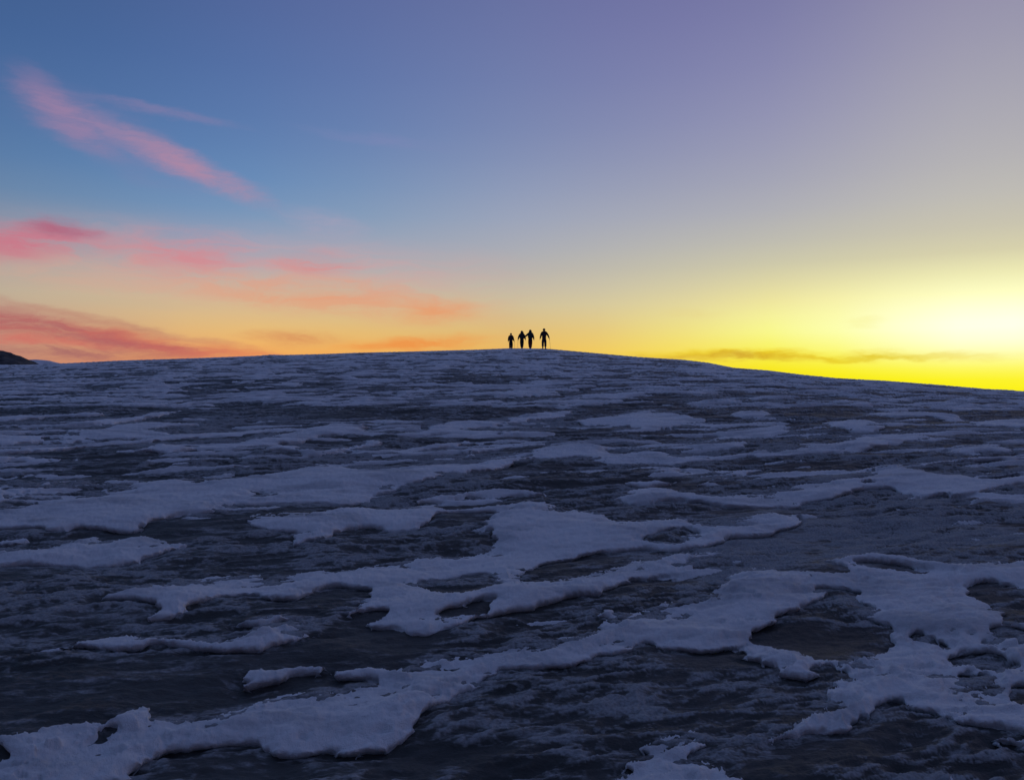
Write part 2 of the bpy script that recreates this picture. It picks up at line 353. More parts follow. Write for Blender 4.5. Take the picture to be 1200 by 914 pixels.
# shallow hollows in the crust
DENTS = [
 [(778,717),(800,714),(825,716),(815,722),(795,723),(782,721)],
 [(430,830),(470,821),(500,811),(520,804),(548,795),(552,789),(530,793),(500,802),(470,812)],
 [(602,610),(620,606),(618,611),(605,614)],
 [(615,692),(640,680),(685,676),(680,681),(650,686),(625,693)],
 [(1060,750),(1080,748),(1085,755),(1065,758)],
]

def chaikin(p, n=1):
    for _ in range(n):
        q = np.roll(p, -1, 0)
        p = np.stack([0.75 * p + 0.25 * q, 0.25 * p + 0.75 * q], 1).reshape(-1, 2)
    return p

# ---- the sheet's grid: rows of growing distance, columns of bearing (finest ahead)
rows = [0.0, 0.5, 0.9, 1.3, 1.6, 1.85]
r = 2.0
while r < 88:
    rows.append(r); r *= 1.0034
while r < 160: rows.append(r); r *= 1.012
while r < 22000: rows.append(r); r *= 1.09
rows = np.array(rows)
fine = np.arange(-36.5, 36.5001, 0.056)
left = []; a = -36.5; st = 0.06
while a > -178: a -= st; st = min(st * 1.03, 3.0); left.append(a)
left = [v for v in left if v > -179]
bear = np.concatenate([np.array(left[::-1]), fine, -np.array(left)])
NR, NB = len(rows), len(bear)
RR, BB = np.meshgrid(rows, np.radians(bear), indexing='ij')
X = (RR * np.sin(BB)).astype(np.float64); Y = (RR * np.cos(BB)).astype(np.float64)
Xf = X.ravel(); Yf = Y.ravel(); Rf = RR.ravel()
Z0 = ground(Xf, Yf)

# wind-shaped frame: long axis runs across the view, drifting away to the right
ca, sa = math.cos(R(14)), math.sin(R(14))
U = ca * Xf + sa * Yf; V = -sa * Xf + ca * Yf
near = (Rf < 170)
idx = np.nonzero(near)[0]
x, y, u, v, rr = Xf[idx], Yf[idx], U[idx], V[idx], Rf[idx]

wx = 0.140 * fbm(u / 0.42, v / 0.18, 11, 5, 0.56) + 0.06 * pnoise(u / 1.1, v / 0.6, 21)
wy = 0.070 * fbm(u / 0.42, v / 0.18, 12, 5, 0.56) + 0.03 * pnoise(u / 1.1, v / 0.6, 22)

def poly_sd(poly, lift, xs, ys, pad=0.5):
    """signed distance (metres, + inside) to one outline; -9 where far"""
    w = chaikin(np.array([back_project(px, py, lift) for px, py in poly]), 1)
    sel = np.nonzero((xs > w[:, 0].min() - pad) & (xs < w[:, 0].max() + pad) & (ys > w[:, 1].min() - pad) & (ys < w[:, 1].max() + pad))[0]
    if not len(sel): return sel, None
    px_, py_ = xs[sel].astype(np.float32), ys[sel].astype(np.float32)
    d2 = np.full(len(sel), 1e9, np.float32); ins = np.zeros(len(sel), bool)
    q = np.roll(w, -1, 0)
    for (ax, ay), (bx, by) in zip(w.astype(np.float32), q.astype(np.float32)):
        ex, ey = bx - ax, by - ay
        L = ex * ex + ey * ey
        if L < 1e-9: continue
        t = np.clip(((px_ - ax) * ex + (py_ - ay) * ey) / L, 0, 1)
        qx = px_ - ax - t * ex; qy = py_ - ay - t * ey
        np.minimum(d2, qx * qx + qy * qy, out=d2)
        c = (ay > py_) != (by > py_)
        if abs(ey) > 1e-12: ins ^= c & (px_ < ax + (py_ - ay) * ex / ey)
    d = np.sqrt(d2)
    return sel, np.where(ins, d, -d)

xs_, ys_ = x + wx, y + wy
sd = np.full(len(idx), -2.0, np.float32)
for p in SNOW:
    sel, d = poly_sd(p, 0.02, xs_, ys_)
    if d is not None: sd[sel] = np.maximum(sd[sel], d)
for p in HOLES:
    sel, d = poly_sd(p, 0.01, xs_, ys_)
    if d is not None: sd[sel] = np.minimum(sd[sel], -d)
dent = np.zeros(len(idx), np.float32)
for p in DENTS:
    sel, d = poly_sd(p, 0.03, xs_, ys_)
    if d is not None: dent[sel] = np.maximum(dent[sel], sstep(-0.02, 0.10, d))

# elsewhere (further up the slope and to the sides) the crust follows wind noise
n1 = fbm(u / 3.0, v / 1.15, 31, 5, 0.58)
n2 = fbm(u / 1.1, v / 0.27, 41, 4, 0.58)
n3 = fbm(u / 11.0, v / 6.0, 51, 3)
proc = (n1 * 0.62 + 0.58 * n2 + 0.25 * n3 - 0.07 + 0.16 * sstep(30, 70, rr)) * 0.40
n4 = fbm(u / 1.7, v / 0.30, 45, 4, 0.55)
proc = proc + 0.44 * n4 - 0.01
inv = np.maximum(y, 0.3)
ppx = 600 + FPX * x / inv
ppy = 457 - FPX * (Z0[idx] - EYE) / inv
traced = sstep(474, 492, ppy) * (1 - sstep(935, 990, ppy)) * sstep(-70, -15, ppx) * (1 - sstep(1215, 1270, ppx)) * (y > 0.5)
traced = np.where(y > 26, 0, traced)
thin = (n4 * 1.0 + 0.30 * n1 - 0.80 + 0.26 * sstep(2.5, 5, rr) + 0.34 * sstep(5, 11, rr)) * 0.16          # small scraps between the banks
sd_all = np.maximum(sd, np.where(traced > 0.98, thin, proc - 1.2 * traced))

# half-melted pits and thin places inside the banks
pit = fbm(u / 0.95, v / 0.36, 63, 5, 0.6)
sd_all = sd_all - 0.55 * sstep(0.42, 0.80, pit) * np.clip(sd_all, 0, 0.5) - 0.10 * sstep(0.50, 0.75, pit) - 0.22 * sstep(0.30, 0.65, fbm(u / 1.5, v / 0.15, 64, 4, 0.55)) * sstep(4.5, 9, rr)
T2 = np.full(NR * NB, -1.0); T2[idx] = np.clip(sd_all, -1, 1); T2 = T2.reshape(NR, NB)
for _ in range(1):
    T2[1:-1, 1:-1] = 0.36 * T2[1:-1, 1:-1] + 0.12 * (T2[:-2, 1:-1] + T2[2:, 1:-1] + T2[1:-1, :-2] + T2[1:-1, 2:]) + 0.04 * (T2[:-2, :-2] + T2[2:, 2:] + T2[2:, :-2] + T2[:-2, 2:])
sd_all = T2.ravel()[idx]
# gradient of the distance to the rim, smoothed
S2 = np.full(NR * NB, -1.0); S2[idx] = np.clip(sd_all, -0.5, 0.5); S2 = S2.reshape(NR, NB)
for _ in range(2):
    S2[1:-1, 1:-1] = 0.4 * S2[1:-1, 1:-1] + 0.15 * (S2[:-2, 1:-1] + S2[2:, 1:-1] + S2[1:-1, :-2] + S2[1:-1, 2:])
dR = np.gradient(S2, axis=0) / np.maximum(np.gradient(RR, axis=0), 1e-4)
dB = np.gradient(S2, axis=1) / np.maximum(np.gradient(BB, axis=1) * RR, 1e-4)
gx_ = dR * np.sin(BB) + dB * np.cos(BB); gy_ = dR * np.cos(BB) - dB * np.sin(BB)
gl_ = np.maximum(np.hypot(gx_, gy_), 0.4)
face = (gy_ / gl_).ravel()[idx]                        # +1 on rims that face downhill
# downhill rims are steep and eaten under, the other rims feather out over the ice
feather = np.clip(0.60 - 0.75 * face + 0.9 * pnoise(x / 0.8, y / 0.35, 61), 0, 1)
edge_w = 0.016 + 0.20 * feather ** 1.5 + 0.0012 * rr
hgt = 0.024 + 0.022 * pnoise(x / 0.9, y / 0.7, 62) + 0.020 * sstep(6, 30, rr)
t = np.clip(sd_all / edge_w, 0, 1)
prof = (1 - feather) * np.sqrt(t * (2 - t)) + feather * t * (0.35 + 0.65 * t)
thick = hgt * prof * (0.50 + 0.32 * sstep(0, 0.13, sd_all) + 0.18 * sstep(0.1, 0.4, sd_all)) - 0.006 * feather * (1 - t)
thick = np.where(sd_all < 0, np.maximum(sd_all * 1.2, -0.08), thick)
und = 0.05 * fbm(u / 2.6, v / 1.2, 71, 3) + 0.022 * fbm(u / 0.8, v / 0.42, 72, 3)
lump = 0.010 * fbm(u / 0.20, v / 0.10, 73, 4, 0.6) + 0.008 * pnoise(u / 0.75, v / 0.34, 74)
lump = lump + 0.016 * (0.7 - np.abs(fbm(u / 0.60, v / 0.13, 76, 4, 0.55)) * 1.8) * sstep(-0.5, 0.3, pnoise(u / 2.0, v / 0.9, 77))   # wind-carved ripples
snow_z = thick + lump * sstep(-0.02, 0.12, sd_all) + 0.0060 * fbm(x / 0.045, y / 0.045, 75, 3) - 0.030 * dent

rid = 1 - np.abs(fbm(u / 0.62, v / 0.22, 81, 4, 0.55)) * 1.8
rid2 = 1 - np.abs(fbm(u / 0.22, v / 0.065, 82, 4, 0.6)) * 1.8
pool = sstep(0.05, 0.55, fbm(u / 1.5, v / 0.7, 83, 3) + 0.15)      # smooth refrozen pools
rid3 = 1 - np.abs(fbm(u / 2.4, v / 0.42, 85, 4, 0.55)) * 1.8
rough = 1 - 0.75 * pool
ice_z = rough * (0.030 * (rid - 0.5) + 0.012 * (rid2 - 0.5)) + 0.003 * fbm(x / 0.05, y / 0.03, 84, 2) - 0.012 + 0.045 * (rid3 - 0.6) * sstep(4, 9, rr)
ice_z = ice_z - 0.018 * (1 - feather) * np.exp(-(np.minimum(sd_all, 0) / 0.05) ** 2) * (sd_all < 0.05)   # groove added along the crust so shade darkens below its steep rims
ice_z = ice_z - 0.022 * sstep(0.8, 1.3, sd_all / (edge_w + 0.03))
big = 0.10 * fbm(x / 9.0, y / 7.0, 91, 3) * sstep(4, 14, rr) + 0.17 * fbm(x / 2.6, y / 7.0, 92, 5) * sstep(35, 70, rr)
fadeo = 1 - sstep(120, 165, rr)
und *= sstep(0.6, 2.2, rr)

def grid_mesh(name, Zv, keep=None, xs=None, ys=None):
    co = np.stack([Xf if xs is None else xs, Yf if ys is None else ys, Zv], 1).astype(np.float32)
    i = np.arange(NR - 1)[:, None] * NB + np.arange(NB - 1)[None, :]
    q = np.stack([i, i + NB, i + NB + 1, i + 1], -1).reshape(-1, 4)
    # close the ring behind the camera
    j = np.arange(NR - 1) * NB
    q = np.concatenate([q, np.stack([j + NB - 1, j + 2 * NB - 1, j + NB, j], -1)], 0)
    if keep is not None:
        q = q[keep[q].any(1)]
        used = np.zeros(len(co), bool); used[q.ravel()] = True
        remap = np.cumsum(used) - 1
        co = co[used]; q = remap[q]
    else: used = None
    me = bpy.data.meshes.new(name)
    me.vertices.add(len(co)); me.vertices.foreach_set('co', co.ravel())
    me.loops.add(q.size); me.loops.foreach_set('vertex_index', q[:, ::-1].ravel().astype(np.int32))
    me.polygons.add(len(q))
    me.polygons.foreach_set('loop_start', (np.arange(len(q)) * 4).astype(np.int32))
    me.polygons.foreach_set('loop_total', np.full(len(q), 4, np.int32))
    me.polygons.foreach_set('use_smooth', np.ones(len(q), bool))
    me.update()
    return me, used

def float_attr(me, name, vals):
    at = me.attributes.new(name, 'FLOAT', 'POINT')
    at.data.foreach_set('value', vals.astype(np.float32))

# ------------------------------------------------------------------ materials
def material(name):
    m = bpy.data.materials.new(name); m.use_nodes = True
    m.node_tree.nodes.clear()
    gg = G(m.node_tree)
    b = gg.n('ShaderNodeBsdfPrincipled'); o = gg.n('ShaderNodeOutputMaterial')
    m.node_tree.links.new(b.outputs[0], o.inputs[0])
    return m, gg, b

def plain(name, c, rough=0.8, var=0.25, scale=30.0):
    m, gg, b = material(name)
    tcn = gg.n('ShaderNodeTexCoord')
    f = gg.noise(tcn.outputs['Object'], scale, 4)
    lo = tuple(x * (1 - var) for x in c) + (1,); hi = tuple(min(x * (1 + var), 1) for x in c) + (1,)
    gg.put(b.inputs['Base Color'], gg.mix(f, lo, hi)); b.inputs['Roughness'].default_value = rough
    return m

m_snow, gg, b = material('crusted_snow')
geo = gg.n('ShaderNodeNewGeometry'); pos_ = geo.outputs['Position']
f1 = gg.noise(pos_, 2.3, 4); f2 = gg.noise(pos_, 38, 3)
f0 = gg.noise(gg.mapping(pos_, sc=(0.8, 2.2, 1), rot=(0, 0, R(-14))), 1.6, 6, 0.62)
c = gg.mix(gg.rng(f1, 0.3, 0.7), (0.76, 0.765, 0.76, 1), (0.87, 0.875, 0.865, 1))
c = gg.mix(gg.rng(f0, 0.46, 0.70, 0, 0.85, True), c, (0.50, 0.51, 0.52, 1))
c = gg.mix(gg.rng(f2, 0.55, 0.8, 0, 0.35), c, (0.58, 0.58, 0.60, 1))
gg.put(b.inputs['Base Color'], c)
b.inputs['Roughness'].default_value = 0.75
b.inputs['Specular IOR Level'].default_value = 0.25
bn = gg.n('ShaderNodeBump'); bn.inputs['Strength'].default_value = 0.85; bn.inputs['Distance'].default_value = 0.010
gg.put(bn.inputs['Height'], gg.m('ADD', gg.noise(pos_, 60, 4, 0.65), gg.m('MULTIPLY', gg.noise(pos_, 240, 2), 0.5)))
gg.put(b.inputs['Normal'], bn.outputs[0])

m_ice, gg, b = material('dark_glacier_ice')
geo = gg.n('ShaderNodeNewGeometry'); pos_ = geo.outputs['Position']
att = gg.n('ShaderNodeAttribute', attribute_name='frost')
pm = gg.mapping(pos_, sc=(1, 1.8, 1), rot=(0, 0, R(-14)))
f1 = gg.noise(pm, 1.2, 5, 0.6); f2 = gg.noise(gg.mapping(pos_, sc=(0.55, 1.9, 1), rot=(0, 0, R(-14))), 9, 6, 0.7, 0.6); f3 = gg.noise(pos_, 70, 3)
c = gg.mix(gg.rng(f1, 0.3, 0.7), (0.050, 0.052, 0.048, 1), (0.100, 0.100, 0.092, 1))
fr = gg.m('MULTIPLY', gg.rng(gg.m('ADD', att.outputs['Fac'], gg.m('MULTIPLY', gg.m('SUBTRACT', f2, 0.5), 2.1)), 0.34, 0.95, 0, 1, True), gg.rng(f3, 0.3, 0.6, 0.5, 1.0))
c = gg.mix(fr, c, (0.36, 0.37, 0.37, 1))
gg.put(b.inputs['Base Color'], c)
gg.put(b.inputs['Roughness'], gg.rng(fr, 0, 1, 0.52, 0.85))
b.inputs['Specular IOR Level'].default_value = 0.10
bn = gg.n('ShaderNodeBump'); bn.inputs['Strength'].default_value = 0.8; bn.inputs['Distance'].default_value = 0.016
gg.put(bn.inputs['Height'], gg.m('ADD', f2, gg.m('MULTIPLY', f3, 0.35)))
gg.put(b.inputs['Normal'], bn.outputs[0])

# ------------------------------------------------------------------ ground: ice sheet and the snow crust on it
# the dome's cross-section, tuned so its crest line has the photograph's run
SKYLINE = [(-300, 440), (0, 427.5), (35, 427.3), (80, 425.5), (140, 422.5), (220, 420), (300, 417), (318, 415.6), (332, 416), (375, 415), (415, 413.5), (480, 412), (560, 409.7), (597, 408.2), (640, 408.6), (700, 414), (750, 418.5), (800, 421.5), (830, 425), (860, 431), (900, 434), (940, 439), (980, 443), (1040, 446.5), (1100, 451), (1150, 455.5), (1200, 458.5), (1500, 474)]
tb = np.degrees(np.arctan((np.array([p[0] for p in SKYLINE]) - 600) / FPX)); te = np.array([(457 - p[1]) / FPX for p in SKYLINE])
base = (big + und) * fadeo
Zfit = Z0.copy()
Wr = sstep(8, 62, Rf) * (1 - sstep(130, 400, Rf))
for _ in range(5):
    Zc = Zfit.copy(); Zc[idx] += base + np.maximum(np.where(thick > 0, snow_z, -9), ice_z) * fadeo
    el_ = np.where((RR > 12) & (RR < 160) & (Y > 1), (Zc.reshape(NR, NB) - EYE) / np.maximum(Y, 0.5), -9).max(0)
    vis = np.abs(bear) < 50
    d_ = np.where(vis, np.interp(bear, tb, te) - el_, 0)
    d_ = np.convolve(np.pad(d_, 6, mode='edge'), np.hanning(15)[1:-1] / np.hanning(15).sum(), 'valid')
    d_ = np.where(vis, d_, 0) * (1 - sstep(40, 50, np.abs(bear)))
    Zfit += (np.broadcast_to(d_, (NR, NB)).ravel() * np.maximum(Yf, 0)) * Wr
Z0 = Zfit
Zi = Z0.copy()
Zi[idx] += base + ice_z * fadeo
frost = np.zeros(len(Xf), np.float32)
frost_patch = 0
for (px_, py_, rx_, ry_, a_) in [(1040, 612, 1.5, 0.9, 0.55), (930, 650, 0.8, 0.4, 0.4), (1110, 735, 0.5, 0.3, 0.3), (60, 690, 0.8, 0.35, 0.3), (660, 830, 0.5, 0.16, 0.25), (820, 790, 0.4, 0.14, 0.2), (40, 805, 0.35, 0.12, 0.4)]:
    qx_, qy_ = back_project(px_, py_)
    frost_patch = frost_patch + a_ * np.exp(-((x - qx_) / rx_) ** 2 - ((y - qy_) / ry_) ** 2) * (0.6 + 0.8 * sstep(-0.3, 0.5, n2))
frost[idx] = np.clip(-0.16 + 0.55 * sstep(0.55, 0.95, rid) * rough + 0.45 * sstep(0.6, 0.95, rid2) * rough + 0.9 * sstep(-0.30, 0.02, sd_all) * 0.35 + 0.30 * sstep(0.1, 0.6, n2) + 0.35 * sstep(0.6, 0.95, rid3) * sstep(4, 9, rr) + 0.30 * sstep(0.0, 0.5, fbm(u / 4.0, v / 1.6, 95, 4)) + frost_patch, 0, 1)
me, _ = grid_mesh('ground', Zi)
float_attr(me, 'frost', frost)
me.materials.append(m_ice)
ob = bpy.data.objects.new('ground', me); C.objects.link(ob); ob['kind'] = 'structure'

Zs = Z0 - 0.5
Zs[idx] = Z0[idx] + base + snow_z * fadeo
far_i = (Rf >= 120)
# meltwater has eaten in under the rim: the skirt of the crust leans back below its edge
push = np.zeros(len(Xf)); push[idx] = np.clip(-sd_all, 0, 0.05) * 2.2 * (rr < 30) * (rr > 1.5) * (sd > -0.07) * (1 - feather)
SX = Xf + push * (gx_ / gl_).ravel(); SY = Yf + push * (gy_ / gl_).ravel()
keep = np.zeros(len(Xf), bool)
keep[idx] = (thick > -0.05) & (rr < 118) & (rr > 0.4)
me, _ = grid_mesh('snow', Zs, keep, SX, SY)
me.materials.append(m_snow)
ob = bpy.data.objects.new('snow', me); C.objects.link(ob); ob['kind'] = 'stuff'
ob['label'] = 'patches of pale crusted snow lying over the dark ice slope'

def ground_at(px_, py_):
    """height of the walking surface (crust or ice) at a place"""
    i = int(np.argmin((x - px_) ** 2 + (y - py_) ** 2))
    k = idx[i]
    return float(max(Zi[k], Zs[k] if thick[i] > 0 else -99))

# ------------------------------------------------------------------ far land on the left
def ridge(name, cx, cy, lenx, leny, height, seed, m, nx=160, ny=40, base_z=-30.0, prof=None):
    gx = np.linspace(-1, 1, nx); gy = np.linspace(-1, 1, ny)
    A, B = np.meshgrid(gx, gy, indexing='ij')
    hx = (np.interp(A, *prof) if prof else np.cos(A * np.pi / 2) ** 0.8)
    hh = hx * (1 - np.abs(B) ** 1.6)
    n = fbm((A * lenx / leny * 2.2).ravel(), (B * 2.2).ravel(), seed, 6, 0.55).reshape(A.shape)
    zz = base_z + (height - base_z) * hh * (1 + 0.10 * n) + 0.02 * height * n
    me = bpy.data.meshes.new(name)
    vs = np.stack([cx + A * lenx, cy + B * leny, zz], -1).reshape(-1, 3)
    fs = [(i * ny + j, (i + 1) * ny + j, (i + 1) * ny + j + 1, i * ny + j + 1) for i in range(nx - 1) for j in range(ny - 1)]
    me.from_pydata(vs.tolist(), [], fs); me.update()
    me.materials.append(m)
    o = bpy.data.objects.new(name, me); C.objects.link(o); o['kind'] = 'structure'
    return o

m_rock, gg, b = material('dark_rock')
geo = gg.n('ShaderNodeNewGeometry')
f = gg.noise(gg.mapping(geo.outputs['Position'], sc=(1, 1, 2.4)), 0.25, 6, 0.6)
gg.put(b.inputs['Base Color'], gg.mix(gg.rng(f, 0.35, 0.65), (0.035, 0.036, 0.04, 1), (0.10, 0.10, 0.10, 1)))
b.inputs['Roughness'].default_value = 0.95
m_far, gg, b = material('distant_snowy_rock')
geo = gg.n('ShaderNodeNewGeometry')
f = gg.noise(geo.outputs['Position'], 0.004, 6, 0.6)
gg.put(b.inputs['Base Color'], gg.mix(gg.rng(f, 0.4, 0.6), (0.55, 0.56, 0.60, 1), (0.8, 0.82, 0.86, 1)))
b.inputs['Roughness'].default_value = 0.9

def hz(py, d): return EYE + (457 - py) / FPX * d
def hx_(px, d): return (px - 600) / FPX * d
D = 420.0
x_end, x_out = hx_(37, D), hx_(-420, D)
prof_px = [(-420, 432), (-300, 415), (-150, 400), (-60, 404), (-5, 409), (2, 412), (10, 414.5), (20, 418), (28, 421), (33, 425), (38, 431)]
pp = [((hx_(a_, D) - (x_end + x_out) / 2) / ((x_end - x_out) / 2), (hz(b_, D) + 5) / (hz(398, D) + 5)) for a_, b_ in prof_px]
ridge('rocky_hill', (x_end + x_out) / 2, D + 5, (x_end - x_out) / 2, 45, hz(398, D), 5, m_rock, 260, 40, -5.0, ([p[0] for p in pp], [p[1] for p in pp]))
D = 9000.0
prof_px = [(-700, 440), (-400, 420), (-150, 416), (0, 420), (30, 422), (48, 423), (60, 424.5), (80, 427), (110, 430), (160, 430), (260, 440)]
x0, x1 = hx_(-700, D), hx_(260, D)
pp = [((hx_(a_, D) - (x0 + x1) / 2) / ((x1 - x0) / 2), (hz(b_, D) + 300) / (hz(416, D) + 300)) for a_, b_ in prof_px]
ridge('mountains', (x0 + x1) / 2, D, (x1 - x0) / 2, 1500, hz(416, D), 8, m_far, 260, 40, -300.0, ([p[0] for p in pp], [p[1] for p in pp]))
# ------------------------------------------------------------------ the four walkers on the crest
def evaluated(name, ob):
    dg = bpy.context.evaluated_depsgraph_get()
    me = bpy.data.meshes.new_from_object(ob.evaluated_get(dg))
    me.name = name
    return me

def grow(name, verts, edges, mat_, sub=2, parent=None):
    """one continuous surface around a jointed skeleton; verts = (x, y, z, radius[, radius2])"""
    me = bpy.data.meshes.new(name)
    me.from_pydata([v_[:3] for v_ in verts], edges, []); me.update()
    tmp = bpy.data.objects.new(name, me); C.objects.link(tmp)
    md = tmp.modifiers.new('skin', 'SKIN'); md.use_smooth_shade = True
    for i_, v_ in enumerate(verts):
        sv = me.skin_vertices[0].data[i_]
        sv.radius = (v_[3], v_[4] if len(v_) > 4 else v_[3]); sv.use_root = (i_ == 0)
    sb = tmp.modifiers.new('sub', 'SUBSURF'); sb.levels = sb.render_levels = sub
    bpy.context.view_layer.update()
    out = evaluated(name, tmp)
    bpy.data.objects.remove(tmp); bpy.data.meshes.remove(me)
    out.materials.clear(); out.materials.append(mat_)
    for p in out.polygons: p.use_smooth = True
    o = bpy.data.objects.new(name, out); C.objects.link(o); o.parent = parent
    return o

def bm_obj(name, bm, mat_, parent=None, smooth=True):
    me = bpy.data.meshes.new(name); bm.to_mesh(me); bm.free()
    me.materials.append(mat_)
    for p in me.polygons: p.use_smooth = smooth
    o = bpy.data.objects.new(name, me); C.objects.link(o); o.parent = parent
    return o

def soft_box(bm, c, size, bev, taper=1.0):
    m_ = Matrix.Translation(c) @ Matrix.Diagonal((*size, 1))
    g_ = bmesh.ops.create_cube(bm, size=1.0, matrix=m_)
    vs = g_['verts']
    for v_ in vs:
        if v_.co.z > c[2]: v_.co.x = c[0] + (v_.co.x - c[0]) * taper
    es = list({e for v_ in vs for e in v_.link_edges})
    bmesh.ops.bevel(bm, geom=es, offset=bev, segments=3, profile=0.6, affect='EDGES')

def rod(bm, a, b_, r1, r2=None, seg=10):
    a, b_ = Vector(a), Vector(b_); d = b_ - a
    q = d.to_track_quat('Z', 'Y').to_matrix().to_4x4()
    bmesh.ops.create_cone(bm, cap_ends=True, segments=seg, radius1=r1, radius2=r1 if r2 is None else r2, depth=d.length,
                          matrix=Matrix.Translation((a + b_) / 2) @ q)

m_skin = plain('skin', (0.35, 0.22, 0.16), 0.6, 0.1)
M = {
    'black': plain('black_shell_cloth', (0.022, 0.022, 0.026)), 'brown': plain('dark_brown_cloth', (0.045, 0.025, 0.022)),
    'navy': plain('navy_cloth', (0.02, 0.026, 0.045)), 'teal': plain('dark_teal_nylon', (0.016, 0.045, 0.045)),
    'red': plain('dark_red_cloth', (0.16, 0.022, 0.022)), 'grey': plain('dark_grey_cloth', (0.04, 0.04, 0.045)),
    'boot': plain('boot_leather', (0.025, 0.02, 0.018)), 'hair': plain('brown_hair', (0.03, 0.018, 0.012)),
}
m_alu = plain('pole_aluminium', (0.25, 0.25, 0.27), 0.4, 0.1); m_alu.node_tree.nodes['Principled BSDF'].inputs['Metallic'].default_value = 0.9
m_grip = plain('pole_grip_foam', (0.02, 0.02, 0.02), 0.9)

def hand_bones(verts, edges, wrist_i, w, d, side_):
    """palm, four unequal curled fingers and a thumb, closed as if round a grip"""
    d = Vector(d).normalized(); w = Vector(w)
    fwd = Vector((0, 1, 0)); lat = d.cross(fwd).normalized()
    palm = w + d * 0.055
    verts.append((*palm, 0.026, 0.034)); pi_ = len(verts) - 1; edges.append((wrist_i, pi_))
    for k, L in enumerate((0.036, 0.041, 0.038, 0.030)):
        p0 = palm + fwd * (0.027 - 0.018 * k) + d * 0.030
        p1 = p0 + d * L * 0.75 - lat * side_ * 0.012
        p2 = p1 + d * L * 0.25 - lat * side_ * 0.028
        n0 = len(verts)
        verts += [(*p0, 0.0095), (*p1, 0.0088), (*p2, 0.0075)]
        edges += [(pi_, n0), (n0, n0 + 1), (n0 + 1, n0 + 2)]
    t0 = w + d * 0.035 + fwd * 0.034; t1 = t0 + d * 0.028 + fwd * 0.018 - lat * side_ * 0.012
    n0 = len(verts)
    verts += [(*t0, 0.0115), (*t1, 0.009)]; edges += [(pi_, n0), (n0, n0 + 1)]
    return palm

